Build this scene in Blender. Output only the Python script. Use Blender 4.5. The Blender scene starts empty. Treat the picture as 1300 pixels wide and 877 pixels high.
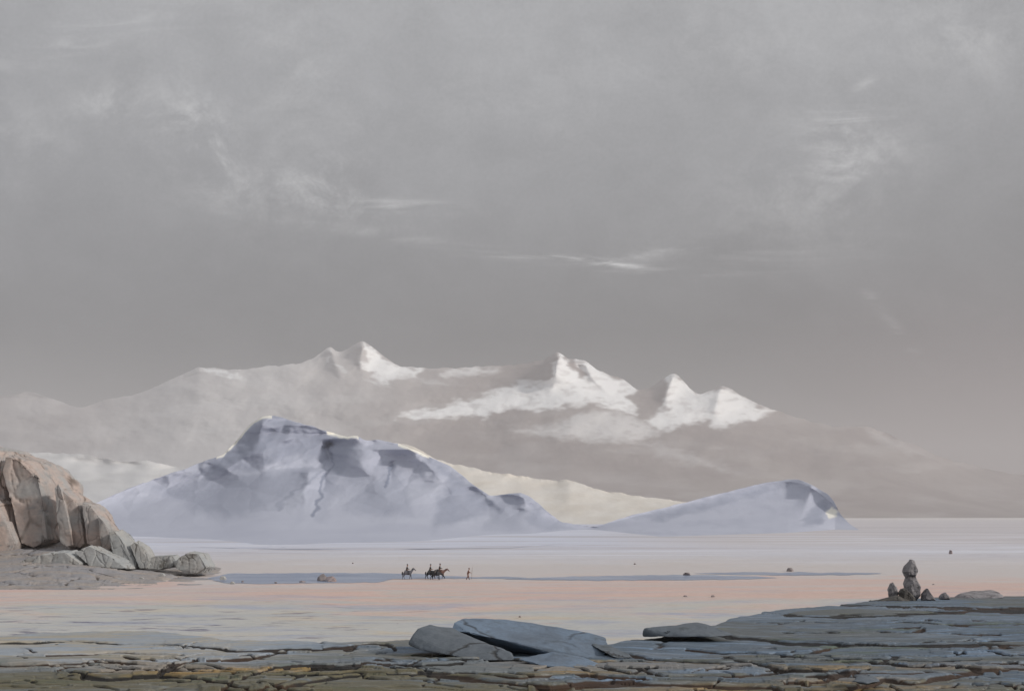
import bpy, bmesh, math, random
import numpy as np
from mathutils import Vector, noise as mnoise

random.seed(7)
SC = bpy.context.scene
COL = SC.collection
F, HZ, CX, CAMH = 1394.0, 654.0, 650.0, 10.0      # focal length (px), horizon row, centre column, eye height

def at(px, py, Y):
    return Vector(((px - CX) / F * Y, Y, CAMH - (py - HZ) / F * Y))
def ground_depth(py):
    return CAMH * F / (py - HZ)
def lin(r, g, b):
    f = lambda c: (c / 255 / 12.92) if c / 255 <= 0.04045 else ((c / 255 + 0.055) / 1.055) ** 2.4
    return (f(r), f(g), f(b), 1.0)

# ------------------------------------------------------------------ numpy noise
def _h(ix, iy, seed):
    n = (ix.astype(np.int64) * 374761393 + iy.astype(np.int64) * 668265263 + seed * 1442695041) & 0xffffffff
    n = ((n ^ (n >> 13)) * 1274126177) & 0xffffffff
    n = ((n ^ (n >> 16)) * 2246822519) & 0xffffffff
    return ((n ^ (n >> 15)) & 0xffffff) / float(0xffffff)
def perlin(x, y, seed=0):
    xi, yi = np.floor(x), np.floor(y)
    xf, yf = x - xi, y - yi
    u, v = xf**3*(xf*(xf*6-15)+10), yf**3*(yf*(yf*6-15)+10)
    def g(ox, oy):
        a = _h(xi+ox, yi+oy, seed) * 2*np.pi
        return np.cos(a)*(xf-ox) + np.sin(a)*(yf-oy)
    return ((g(0,0)*(1-u)+g(1,0)*u)*(1-v) + (g(0,1)*(1-u)+g(1,1)*u)*v) * 1.5
def fbm(x, y, oct=5, seed=0, gain=0.5):
    s, a = 0, 1.0
    for o in range(oct):
        s = s + a*perlin(x*2**o + 17.3*o, y*2**o - 9.1*o, seed+o); a *= gain
    return s
def ridged(x, y, oct=4, seed=0):
    s, a = 0, 0.6
    for o in range(oct):
        s = s + a*(1-np.abs(perlin(x*2**o + 5.7*o, y*2**o, seed+o))*1.6); a *= 0.5
    return s
def voronoi(x, y, seed=0):
    """nearest cell: (distance to the border, random per cell, offset x, offset y)"""
    xi, yi = np.floor(x), np.floor(y)
    f1 = np.full(x.shape, 9.0); px = np.zeros(x.shape); py = px.copy(); rid = px.copy()
    for oy in (-1, 0, 1):
        for ox in (-1, 0, 1):
            cx, cy = xi+ox, yi+oy
            qx = cx + 0.1 + 0.8*_h(cx, cy, seed); qy = cy + 0.1 + 0.8*_h(cx, cy, seed+31)
            d = (qx-x)**2 + (qy-y)**2
            m = d < f1
            f1 = np.where(m, d, f1); px = np.where(m, qx, px); py = np.where(m, qy, py)
            rid = np.where(m, _h(cx, cy, seed+77), rid)
    edge = np.full(x.shape, 9.0)
    for oy in (-2, -1, 0, 1, 2):
        for ox in (-2, -1, 0, 1, 2):
            cx, cy = xi+ox, yi+oy
            qx = cx + 0.1 + 0.8*_h(cx, cy, seed); qy = cy + 0.1 + 0.8*_h(cx, cy, seed+31)
            dx, dy = qx-px, qy-py
            L = np.sqrt(dx*dx+dy*dy)
            e = ((px+qx)/2-x)*dx/np.maximum(L, 1e-6) + ((py+qy)/2-y)*dy/np.maximum(L, 1e-6)
            edge = np.where(L > 1e-5, np.minimum(edge, e), edge)
    return edge, rid, x-px, y-py
def sstep(a, b, x):
    t = np.clip((x-a)/(b-a), 0, 1); return t*t*(3-2*t)
def curve(pts, x):
    p = np.array(pts, float); return np.interp(x, p[:,0], p[:,1])
def poly_sd(poly, x, y):
    """signed distance to a polygon, positive inside"""
    P = np.array(poly, float); d = np.full(x.shape, 1e9); ins = np.zeros(x.shape, bool)
    for i in range(len(P)):
        a, b = P[i], P[(i+1) % len(P)]
        ex, ey = b-a
        t = np.clip(((x-a[0])*ex+(y-a[1])*ey)/(ex*ex+ey*ey+1e-9), 0, 1)
        d = np.minimum(d, np.hypot(x-a[0]-t*ex, y-a[1]-t*ey))
        c = ((a[1] > y) != (b[1] > y))
        with np.errstate(divide='ignore', invalid='ignore'):
            xc = a[0] + (y-a[1])*(ex)/(ey if ey != 0 else 1e-9)
        ins ^= c & (x < xc)
    return np.where(ins, d, -d)

# ------------------------------------------------------------------ mesh helpers
def tag(o, label=None, cat=None, group=None, kind=None):
    if label: o['label'] = label
    if cat: o['category'] = cat
    if group: o['group'] = group
    if kind: o['kind'] = kind
    return o
def link(name, me, mat, parent=None, smooth=True):
    o = bpy.data.objects.new(name, me); COL.objects.link(o)
    if mat: me.materials.append(mat)
    if parent: o.parent = parent
    if smooth:
        me.polygons.foreach_set('use_smooth', [True]*len(me.polygons))
    return o
def grid_object(name, X, Y, Z, mat, attrs=None, flip=False):
    nr, nc = X.shape
    co = np.stack([X, Y, Z], -1).reshape(-1, 3).astype(np.float32)
    r, c = np.meshgrid(np.arange(nr-1), np.arange(nc-1), indexing='ij')
    a = (r*nc+c).ravel()
    q = np.stack([a, a+1, a+nc+1, a+nc], -1)
    if flip: q = q[:, ::-1]
    me = bpy.data.meshes.new(name)
    me.vertices.add(len(co)); me.vertices.foreach_set('co', co.ravel())
    me.loops.add(q.size); me.loops.foreach_set('vertex_index', q.ravel().astype(np.int32))
    me.polygons.add(len(q)); me.polygons.foreach_set('loop_start', np.arange(0, q.size, 4, dtype=np.int32))
    me.update(calc_edges=True); me.validate()
    for k, v in (attrs or {}).items():
        at_ = me.attributes.new(k, 'FLOAT', 'POINT'); at_.data.foreach_set('value', v.ravel().astype(np.float32))
    return link(name, me, mat)

# ------------------------------------------------------------------ materials
class N:
    """small node-building helper"""
    def __init__(self, nt): self.nt = nt
    def node(self, t, **kw):
        n = self.nt.nodes.new(t)
        for k, v in kw.items(): setattr(n, k, v)
        return n
    def plug(self, sock, v):
        if isinstance(v, bpy.types.NodeSocket): self.nt.links.new(v, sock)
        elif v is not None: sock.default_value = v
    def math(self, op, a, b=None, clamp=False):
        n = self.node('ShaderNodeMath', operation=op, use_clamp=clamp)
        self.plug(n.inputs[0], a); self.plug(n.inputs[1], b); return n.outputs[0]
    def mix(self, fac, a, b, mode='MIX'):
        n = self.node('ShaderNodeMix', data_type='RGBA', blend_type=mode)
        self.plug(n.inputs[0], fac); self.plug(n.inputs[6], a); self.plug(n.inputs[7], b); return n.outputs[2]
    def noise(self, vec, scale, detail=4, rough=0.55, dist=0.0):
        n = self.node('ShaderNodeTexNoise'); self.plug(n.inputs['Vector'], vec)
        n.inputs['Scale'].default_value = scale; n.inputs['Detail'].default_value = detail
        n.inputs['Roughness'].default_value = rough; n.inputs['Distortion'].default_value = dist
        return n.outputs[0]
    def remap(self, v, a, b, lo=0.0, hi=1.0, smooth=True):
        n = self.node('ShaderNodeMapRange'); n.interpolation_type = 'SMOOTHSTEP' if smooth else 'LINEAR'
        self.plug(n.inputs[0], v)
        for i, x in enumerate((a, b, lo, hi)): n.inputs[i+1].default_value = x
        return n.outputs[0]
    def mapping(self, vec, scale=(1,1,1), loc=(0,0,0), rot=(0,0,0)):
        n = self.node('ShaderNodeMapping'); self.plug(n.inputs[0], vec)
        n.inputs[1].default_value = loc; n.inputs[2].default_value = rot; n.inputs[3].default_value = scale
        return n.outputs[0]
    def attr(self, name):
        return self.node('ShaderNodeAttribute', attribute_name=name).outputs['Fac']
    def ramp(self, fac, stops):
        n = self.node('ShaderNodeValToRGB'); e = n.color_ramp.elements
        while len(e) > 1: e.remove(e[-1])
        e[0].position, e[0].color = stops[0]
        for p, c in stops[1:]:
            k = e.new(p); k.color = c
        self.plug(n.inputs[0], fac); return n.outputs[0]
def new_mat(name, rough=0.85, spec=0.25):
    m = bpy.data.materials.new(name); m.use_nodes = True
    n = N(m.node_tree); b = m.node_tree.nodes['Principled BSDF']
    b.inputs['Roughness'].default_value = rough; b.inputs['Specular IOR Level'].default_value = spec
    pos = n.node('ShaderNodeNewGeometry').outputs['Position']
    return m, n, b, pos
def bump(n, b, h, strength, dist):
    k = n.node('ShaderNodeBump'); n.plug(k.inputs['Height'], h)
    k.inputs['Strength'].default_value = strength; k.inputs['Distance'].default_value = dist
    n.nt.links.new(k.outputs[0], b.inputs['Normal'])

def rock_mat(name, c1, c2, c3, s=1.0, bumpd=0.05, dark=(0.03,0.026,0.022,1), edge=0.0):
    m, n, b, pos = new_mat(name, 0.85, 0.25)
    big = n.noise(pos, 0.55*s, 4, 0.6, 0.4); med = n.noise(n.mapping(pos, (1,1,2.2)), 1.6*s, 6, 0.65, 0.3)
    fine = n.noise(pos, 9*s, 5, 0.7)
    c = n.mix(n.remap(big, 0.38, 0.62), c1, c2)
    c = n.mix(n.remap(med, 0.52, 0.72), c, c3)
    c = n.mix(n.remap(fine, 0.3, 0.75, 0.0, 0.35), c, (c1[0]*.5, c1[1]*.5, c1[2]*.5, 1))
    w = n.node('ShaderNodeTexVoronoi', feature='DISTANCE_TO_EDGE')
    n.plug(w.inputs['Vector'], n.mix(0.25, n.mapping(pos, (1,1,.55), rot=(0.2,0.3,0)), n.node('ShaderNodeTexNoise').outputs[1]))
    w.inputs['Scale'].default_value = 0.55*s
    ck = n.remap(w.outputs['Distance'], 0.0, 0.035, 1.0, 0.0)
    ck = n.math('MULTIPLY', ck, n.remap(big, 0.45, 0.6))
    c = n.mix(n.math('MULTIPLY', ck, 0.75), c, dark)
    n.plug(b.inputs['Base Color'], c)
    h = n.math('ADD', n.math('MULTIPLY', med, 0.7), n.math('MULTIPLY', fine, 0.25))
    h = n.math('SUBTRACT', h, n.math('MULTIPLY', ck, 0.5))
    bump(n, b, h, 0.7, bumpd)
    return m
def flat_mat(name, c, rough=0.8, var=0.3, s=20):
    m, n, b, pos = new_mat(name, rough)
    v = n.noise(pos, s, 4)
    n.plug(b.inputs['Base Color'], n.mix(n.math('MULTIPLY', v, var), c, (c[0]*.4, c[1]*.4, c[2]*.4, 1)))
    return m

# ------------------------------------------------------------------ sky and light
TOSUN = Vector((0.84, -0.36, 0.44)).normalized()
ELEV, AZI = math.asin(TOSUN.z), math.atan2(TOSUN.x, TOSUN.y)
def build_world():
    w = bpy.data.worlds.new("World"); SC.world = w; w.use_nodes = True
    n = N(w.node_tree); bg = w.node_tree.nodes['Background']; bg.inputs[1].default_value = 0.1
    sky = n.node('ShaderNodeTexSky', sky_type='NISHITA', sun_disc=False, sun_elevation=ELEV, sun_rotation=AZI)
    d = n.node('ShaderNodeTexCoord').outputs['Generated']
    sep = n.node('ShaderNodeSeparateXYZ'); n.plug(sep.inputs[0], d)
    dx, dy, dz = sep.outputs
    fy = n.math('MAXIMUM', dy, 0.12)
    p, q = n.math('DIVIDE', dx, fy), n.math('DIVIDE', dz, fy)
    front = n.remap(dy, 0.1, 0.5)
    # overcast: darker bank of cloud low over the ice cap, paler overhead, faintly pink at the horizon
    nz = n.noise(n.mapping(d, (1, 1, 2.0)), 2.6, 6, 0.6, 0.6)
    el = n.math('ADD', dz, n.math('MULTIPLY', n.math('SUBTRACT', nz, 0.5), 0.10))
    base = n.ramp(el, [(0.0, SKY[0]), (0.08, SKY[1]), (0.155, SKY[2]), (0.28, SKY[3]), (0.42, SKY[4]), (1.0, SKY[5])])
    # pink warmth low on the right and left
    side = n.math('MULTIPLY', n.remap(p, 0.12, 0.45), n.remap(q, 0.26, 0.02))
    base = n.mix(n.math('MULTIPLY', side, 0.75), base, PINK)
    side = n.math('MULTIPLY', n.remap(p, -0.25, -0.5), n.remap(q, 0.2, 0.02))
    base = n.mix(n.math('MULTIPLY', side, 0.6), base, LEFTSKY)
    # soft brighter blotches and thin streaks of higher cloud
    pq = n.node('ShaderNodeCombineXYZ'); n.plug(pq.inputs[0], p); n.plug(pq.inputs[1], q)
    pq = pq.outputs[0]
    wn = n.noise(n.mapping(pq, (13, 17, 1)), 1.0, 8, 0.74, 0.35)
    ws = n.noise(n.mapping(pq, (9, 60, 1), rot=(0,0,0.03)), 1.0, 7, 0.65, 0.8)
    tot = None
    for (bx, by, sx, sy, amp, ang, src) in WISPS:
        p0, q0 = (bx-CX)/F, (HZ-by)/F
        ca, sa = math.cos(ang), math.sin(ang)
        u = n.math('SUBTRACT', p, p0); v = n.math('SUBTRACT', q, q0)
        uu = n.math('ADD', n.math('MULTIPLY', u, ca*F/sx), n.math('MULTIPLY', v, sa*F/sx))
        vv = n.math('ADD', n.math('MULTIPLY', u, -sa*F/sy), n.math('MULTIPLY', v, ca*F/sy))
        g = n.math('ADD', n.math('MULTIPLY', uu, uu), n.math('MULTIPLY', vv, vv))
        g = n.math('POWER', 2.718, n.math('MULTIPLY', g, -1.0))
        t = n.math('MULTIPLY', g, n.remap(ws if src else wn, 0.4, 0.72)); t = n.math('MULTIPLY', t, amp)
        tot = t if tot is None else n.math('ADD', tot, t)
    tot = n.math('MULTIPLY', n.math('MULTIPLY', tot, 1.45), front, True)
    base = n.mix(tot, base, lin(222, 222, 222))
    gr = n.noise(n.mapping(pq, (260, 260, 1)), 1.0, 2, 0.6)          # fine uneven grain of the cloud deck
    gr2 = n.noise(n.mapping(pq, (5, 7, 1)), 1.0, 5, 0.6, 0.5)
    k = n.math('ADD', n.remap(gr, 0.2, 0.8, 0.94, 1.06, False), n.math('ADD', n.remap(gr2, 0.3, 0.7, -0.10, 0.10, False), n.remap(n.noise(n.mapping(pq, (24, 30, 1)), 1.0, 6, 0.7, 0.6), .3, .7, -.06, .06, False)))
    sc = n.node('ShaderNodeVectorMath', operation='SCALE'); n.plug(sc.inputs[0], base)
    n.plug(sc.inputs['Scale'], n.math('MULTIPLY', k, 10.0))
    col = n.mix(0.94, sky.outputs[0], sc.outputs[0])
    n.plug(bg.inputs[0], col)
    w.cycles.sampling_method = 'MANUAL'; w.cycles.sample_map_resolution = 512
    s = bpy.data.lights.new('sun', 'SUN'); s.energy = SUN_E; s.angle = math.radians(SUN_ANG); s.color = (1.0, 0.95, 0.89)
    so = bpy.data.objects.new('sun', s); COL.objects.link(so)
    so.rotation_euler = TOSUN.to_track_quat('Z', 'Y').to_euler(); so.location = (60, -20, 60)
SKY = [lin(108,101,100), lin(92,90,90), lin(97,97,98), lin(149,150,152), lin(170,171,173), lin(206,210,216)]
PINK, LEFTSKY = lin(140,122,124), lin(140,138,138)
WISPS = [(262,195,34,70,.42,.5,0), (230,160,70,90,.22,.4,0), (130,130,36,24,.42,0,0), (420,225,46,30,.42,.6,0), (440,262,80,24,.3,-.3,0), (500,262,60,9,.4,-.1,1), (560,262,50,7,.3,0,1),
         (690,326,75,4.2,1.0,-.04,1), (770,335,50,3.2,.9,-.1,1), (860,317,90,5,.35,.14,1), (855,347,60,2.4,.6,-.03,1), (350,240,60,60,.2,0,0),
         (1103,100,28,7,.5,.7,1), (1075,145,50,12,.4,.05,1), (1080,190,80,60,.34,0,0), (1000,250,120,60,.18,0,0), (1060,222,50,7,.3,0,1), (500,300,160,7,.2,-.15,1),
         (1230,45,110,50,.3,0,0), (100,50,130,22,.28,.25,1), (1130,408,46,7,.34,-.9,1), (380,80,60,110,.18,.3,0), (900,60,220,60,.15,0,0), (30,180,60,60,.22,0,0), (640,140,160,60,.12,0,0), (940,320,160,30,.15,.05,1)]
SUN_E, SUN_ANG = 2.9, 6.0
build_world()

cam = bpy.data.cameras.new('camera'); co = bpy.data.objects.new('camera', cam); COL.objects.link(co)
co.location = (0, 0, CAMH); co.rotation_euler = (math.pi/2, 0, 0)
cam.sensor_width = 36; cam.lens = 36*F/1300; cam.shift_y = (HZ - 438.5)/1300
cam.clip_start = 0.2; cam.clip_end = 60000
SC.camera = co
SC.view_settings.view_transform = 'Standard'; SC.view_settings.look = 'None'
SC.view_settings.exposure = 0; SC.view_settings.gamma = 1
SC.cycles.use_denoising = True; SC.cycles.max_bounces = 6; SC.cycles.volume_bounces = 1

# ------------------------------------------------------------------ haze
HAZE_D = 1.0e-4
def build_haze():
    bm = bmesh.new(); bmesh.ops.create_cube(bm, size=1.0)
    for v in bm.verts:
        v.co = Vector((v.co.x*36000, 3000 + (v.co.y)*34000, -3 + (v.co.z+.5)*1263))
    me = bpy.data.meshes.new('haze'); bm.to_mesh(me); bm.free()
    m = bpy.data.materials.new('haze_air'); m.use_nodes = True; nt = m.node_tree; nt.nodes.clear()
    v = nt.nodes.new('ShaderNodeVolumePrincipled'); o = nt.nodes.new('ShaderNodeOutputMaterial')
    v.inputs['Color'].default_value = (0.735, 0.713, 0.710, 1); v.inputs['Density'].default_value = HAZE_D
    nt.links.new(v.outputs[0], o.inputs['Volume'])
    ob = link('haze', me, m, smooth=False)
    tag(ob, 'thin pale haze filling the air over the plain', 'haze', kind='stuff')
build_haze()

# ------------------------------------------------------------------ plain
def plain_mat():
    m, n, b, pos = new_mat('plain_surface', 0.8, 0.2)
    sep = n.node('ShaderNodeSeparateXYZ'); n.plug(sep.inputs[0], pos); X, Y, _ = sep.outputs
    st = n.noise(n.mapping(pos, (0.035, 0.06, 1)), 1.0, 6, 0.62, 0.6)
    st2 = n.noise(n.mapping(pos, (0.05, 0.22, 1), rot=(0,0,0.03)), 1.0, 6, 0.65, 0.5)
    st3 = n.noise(n.mapping(pos, (0.16, 0.8, 1)), 1.0, 5, 0.65)
    far = n.noise(n.mapping(pos, (0.002, 0.009, 1)), 1.0, 5, 0.6, 0.5)
    yy = n.math('ADD', Y, n.math('MULTIPLY', n.math('SUBTRACT', st, 0.5), 130))
    t = n.remap(yy, 60, 460, smooth=False)
    g = lambda y: (y-60)/400
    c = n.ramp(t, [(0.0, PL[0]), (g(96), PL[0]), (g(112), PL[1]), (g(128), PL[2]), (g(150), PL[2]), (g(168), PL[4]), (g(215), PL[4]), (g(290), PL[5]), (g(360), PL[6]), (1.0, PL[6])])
    # blushing bands, broken into streaks
    pk = n.noise(n.mapping(pos, (0.022, 0.14, 1), rot=(0,0,.02), loc=(3,1,0)), 1.0, 6, 0.62, 0.5)
    band = n.math('MULTIPLY', n.remap(yy, 106, 136), n.remap(yy, 186, 158))
    c = n.mix(n.math('MULTIPLY', band, n.remap(pk, 0.36, 0.6, .25, 1)), c, PL[3])
    # streaks: grey-lilac, tan, blush
    near = n.remap(Y, 175, 105)
    left = n.remap(X, 10, -30)
    c = n.mix(n.math('MULTIPLY', n.remap(st2, 0.50, 0.66), n.math('MULTIPLY', near, 0.75)), c, STR[0])
    c = n.mix(n.math('MULTIPLY', n.remap(st2, 0.46, 0.33), n.math('MULTIPLY', near, 0.6)), c, STR[1])
    c = n.mix(n.math('MULTIPLY', n.remap(st3, 0.55, 0.7), n.math('MULTIPLY', n.remap(Y, 320, 150), 0.4)), c, STR[2])
    c = n.mix(n.math('MULTIPLY', n.math('MULTIPLY', n.remap(st3, 0.56, 0.64), left), n.math('MULTIPLY', n.remap(Y, 135, 108), 0.8)), c, STR[3])
    gt = n.noise(n.mapping(pos, (1.1, 4.5, 1)), 1.0, 7, .72, .3)
    gf = n.remap(Y, 330, 120)
    c = n.mix(n.math('MULTIPLY', n.remap(gt, .52, .7), n.math('MULTIPLY', gf, .42)), c, A(150,146,150))
    c = n.mix(n.math('MULTIPLY', n.remap(gt, .46, .3), n.math('MULTIPLY', gf, .4)), c, A(222,212,204))
    # far snow: warm on the right and bluish under the mountain
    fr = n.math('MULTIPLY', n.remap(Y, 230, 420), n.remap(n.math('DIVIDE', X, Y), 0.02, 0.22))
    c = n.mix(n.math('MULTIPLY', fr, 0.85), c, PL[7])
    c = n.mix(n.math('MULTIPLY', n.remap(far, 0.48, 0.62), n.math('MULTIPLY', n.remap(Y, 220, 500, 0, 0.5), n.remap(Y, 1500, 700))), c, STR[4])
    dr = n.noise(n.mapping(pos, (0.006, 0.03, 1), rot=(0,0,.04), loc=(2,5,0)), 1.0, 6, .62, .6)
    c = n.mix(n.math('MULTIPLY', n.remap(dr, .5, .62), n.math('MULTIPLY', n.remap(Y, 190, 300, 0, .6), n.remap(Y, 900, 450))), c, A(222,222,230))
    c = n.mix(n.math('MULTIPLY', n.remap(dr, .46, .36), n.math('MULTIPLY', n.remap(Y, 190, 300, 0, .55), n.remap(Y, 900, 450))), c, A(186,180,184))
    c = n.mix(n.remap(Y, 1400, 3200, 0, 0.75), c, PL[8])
    n.plug(b.inputs['Base Color'], c)
    h = n.math('ADD', n.math('MULTIPLY', st3, 0.5), n.noise(n.mapping(pos, (0.6, 1.4, 1)), 1.0, 5, 0.65))
    bump(n, b, h, 0.5, 0.25)
    return m
A = lambda r, g, b, k=1.0: tuple(min(0.92, c*k) for c in lin(r, g, b)[:3]) + (1,)
PL = [A(188,187,183), A(190,189,184), A(194,191,187), A(210,182,171), A(202,195,192), A(204,203,209), A(206,209,222), A(200,193,192), A(216,211,208)]
STR = [A(160,166,184), A(198,184,162), A(206,168,156), A(92,96,118), A(176,170,172)]
def build_plain():
    us = np.concatenate([np.linspace(-2600, -60, 90), np.linspace(-50, 1350, 500), np.linspace(1360, 3900, 90)])
    # rows close together where the eye sees them, out to 13 km
    inv = np.concatenate([np.linspace(1/14, 1/85, 30), np.linspace(1/84.0, 1/260., 170), np.linspace(1/262., 1/14000., 60)])
    ys = 1/inv
    U, Y = np.meshgrid(us, ys)
    X = (U-CX)/F*Y
    flat = 1 - sstep(150, 156, Y)*(1-sstep(200, 215, Y))
    nearw = 1-sstep(260, 420, Y)
    Z = (0.22*fbm(X*0.03, Y*0.12, 5, 3) + 0.06*fbm(X*.2, Y*.5, 4, 8))*flat*nearw - 0.1*flat*nearw
    Z += np.where(Y > 420, 0.0, 0)
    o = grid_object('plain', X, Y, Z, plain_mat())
    tag(o, 'flat pale plain of snow and blushing pink ground', 'plain', kind='structure')
build_plain()

def water_mat():
    m, n, b, pos = new_mat('cold_water', 0.3, 0.5)
    c = n.mix(n.remap(n.noise(n.mapping(pos, (0.05, 0.3, 1)), 1.0, 5), 0.35, 0.65), A(118,132,158), A(152,162,182))
    n.plug(b.inputs['Base Color'], c)
    bump(n, b, n.noise(n.mapping(pos, (0.5, 2.0, 1)), 1.0, 4), 0.25, 0.08)
    return m
WATER = water_mat()
def build_water(top, bot, seed, label):
    pts = []
    for seq in (top, bot):
        a = np.array(seq, float); n_ = 220
        s_ = np.linspace(0, len(a)-1, n_)
        x = np.interp(s_, range(len(a)), a[:,0]); y = np.interp(s_, range(len(a)), a[:,1])
        y = y + 0.9*fbm(x*0.035, x*0+len(pts), 5, seed)*np.sin(np.linspace(0, np.pi, n_))**.5
        pts += list(zip(x, y))
    bm = bmesh.new()
    vs = [bm.verts.new(Vector((at(x, y, ground_depth(y)).xy.to_tuple() + (0.03,)))) for x, y in pts]
    f = bm.faces.new(vs); f.normal_update()
    if f.normal.z < 0: bmesh.ops.reverse_faces(bm, faces=[f])
    bmesh.ops.triangulate(bm, faces=bm.faces[:])
    me = bpy.data.meshes.new('water'); bm.to_mesh(me); bm.free()
    tag(link('water', me, WATER, smooth=False), label, 'water', kind='structure')
build_water([(262,734),(290,728),(400,727),(500,727.5),(545,729),(590,732.2),(640,731.8),(668,733)], [(668,734),(620,734.5),(590,733.9),(500,735),(480,739),(400,740),(340,741),(285,740)], 5, 'blue-grey still water between the left ledge and the riders')
build_water([(640,735),(700,732.5),(760,731),(850,729.5),(905,730),(960,731.5),(985,733)], [(985,733.6),(930,735.4),(850,736.4),(760,736.6),(690,736.2)], 15, 'thin blue-grey reach of water in the middle of the plain')
build_water([(880,728),(930,726.2),(1000,726.4),(1060,726.6),(1118,727.2)], [(1118,728.2),(1080,729.6),(1010,730.2),(940,729.6)], 25, 'farthest thin streak of water, toward the cairn')

# ------------------------------------------------------------------ hills and mountains
def relief(name, u0, u1, nu, nt, crest, foot, Dc, Df, prof, reliefn, attrsf, mat, back=700, crest_noise=1.0, seed=0, zback=0.0, mass=0):
    """a mountain as a height surface: crest line, foot line, real depth between them and a slope behind"""
    us = np.linspace(u0, u1, nu); ts = np.linspace(0, 1, nt)
    U, T = np.meshgrid(us, ts)
    cr = curve(crest, us); cr = np.convolve(np.pad(cr, 4, 'edge'), np.array([1,2,3,4,5,4,3,2,1])/25., 'valid')
    ft = curve(foot, us)
    P = ft + (cr-ft)*T + crest_noise*fbm(us*0.06, us*0+3.3, 5, seed)*sstep(.9, 1, T) + .5*crest_noise*fbm(U*.03, T*6, 4, seed+2)*sstep(0, .3, T)*sstep(1, .9, T)
    df = (Df(us) if callable(Df) else np.full(us.shape, Df)); dc = (Dc(us) if callable(Dc) else np.full(us.shape, Dc))
    # depth follows the broad mass of the mountain, not every notch of its skyline
    def broad(c, px):
        k = max(3, int(px/(us[1]-us[0]))); k += 1-k % 2; w_ = np.hanning(k+2)[1:-1]; w_ /= w_.sum()
        return np.convolve(np.pad(c, k//2, 'edge'), w_, 'valid')
    if mass:
        crb = broad(cr, mass); dc, df = broad(dc, mass), broad(df, mass) if not callable(Df) or mass > 150 else df
        Ts = (ft-P)/np.maximum(ft-crb, 8.0)
    else: Ts = T
    D = df + (dc-df)*(prof(np.clip(Ts, 0, 1)) + .35*np.maximum(Ts-1, 0))
    D = D + reliefn(U, P, T)*sstep(0, 0.12, T)
    X = (U-CX)/F*D; Z = CAMH-(P-HZ)/F*D
    at_ = attrsf(U, P, T) if attrsf else {}
    nb = 26
    tb = (np.linspace(0, 1, nb+1)[1:])[:, None]
    Db = D[-1][None]+back*tb*(1+0.0*U[:1]); zc = Z[-1][None]
    Zb = zback-4 + (zc-zback+4)*(1-tb)**1.3 - 0.0
    Xb = (us[None]-CX)/F*D[-1][None] + 0*tb
    X, Y, Z = np.vstack([X, Xb]), np.vstack([D, Db]), np.vstack([Z, Zb])
    at_ = {k: np.vstack([v, np.repeat(v[-1:], nb, 0)]) for k, v in at_.items()}
    return grid_object(name, X, Y, Z, mat, at_)

def spur(U, P, line, w, amp):
    """a rib that stands out towards the viewer along a line of (column,row) points"""
    l = sorted(line, key=lambda a: a[1])
    uc = np.interp(P, [a[1] for a in l], [a[0] for a in l])
    y0, y1 = l[0][1], l[-1][1]
    fade = sstep(y0-3, y0+4, P)*(1-sstep(y0+(y1-y0)*.35, y1+4, P))
    g = 1 + 0.8*(P-y0)/(y1-y0)                       # ribs widen and soften downhill
    return -amp*fade*np.exp(-(np.sqrt(((U-uc)/(w*g))**2 + .03)-.17))

def snow_rock_mat(name, rock, rock2, snow, snow2, scale, bumpd):
    m, n, b, pos = new_mat(name, 0.8, 0.15)
    nz = n.noise(pos, scale, 6, 0.62, 0.4); fine = n.noise(pos, scale*6, 5, 0.65)
    r = n.mix(n.remap(nz, 0.36, 0.64), rock, rock2)
    s = n.mix(n.remap(nz, 0.35, 0.65), snow, snow2)
    k = n.attr('snow')
    k = n.math('ADD', k, n.math('MULTIPLY', n.math('SUBTRACT', fine, 0.5), 0.12), True)
    n.plug(b.inputs['Base Color'], n.mix(k, r, s))
    bump(n, b, n.math('ADD', nz, n.math('MULTIPLY', fine, 0.25)), 0.35, bumpd)
    return m

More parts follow.
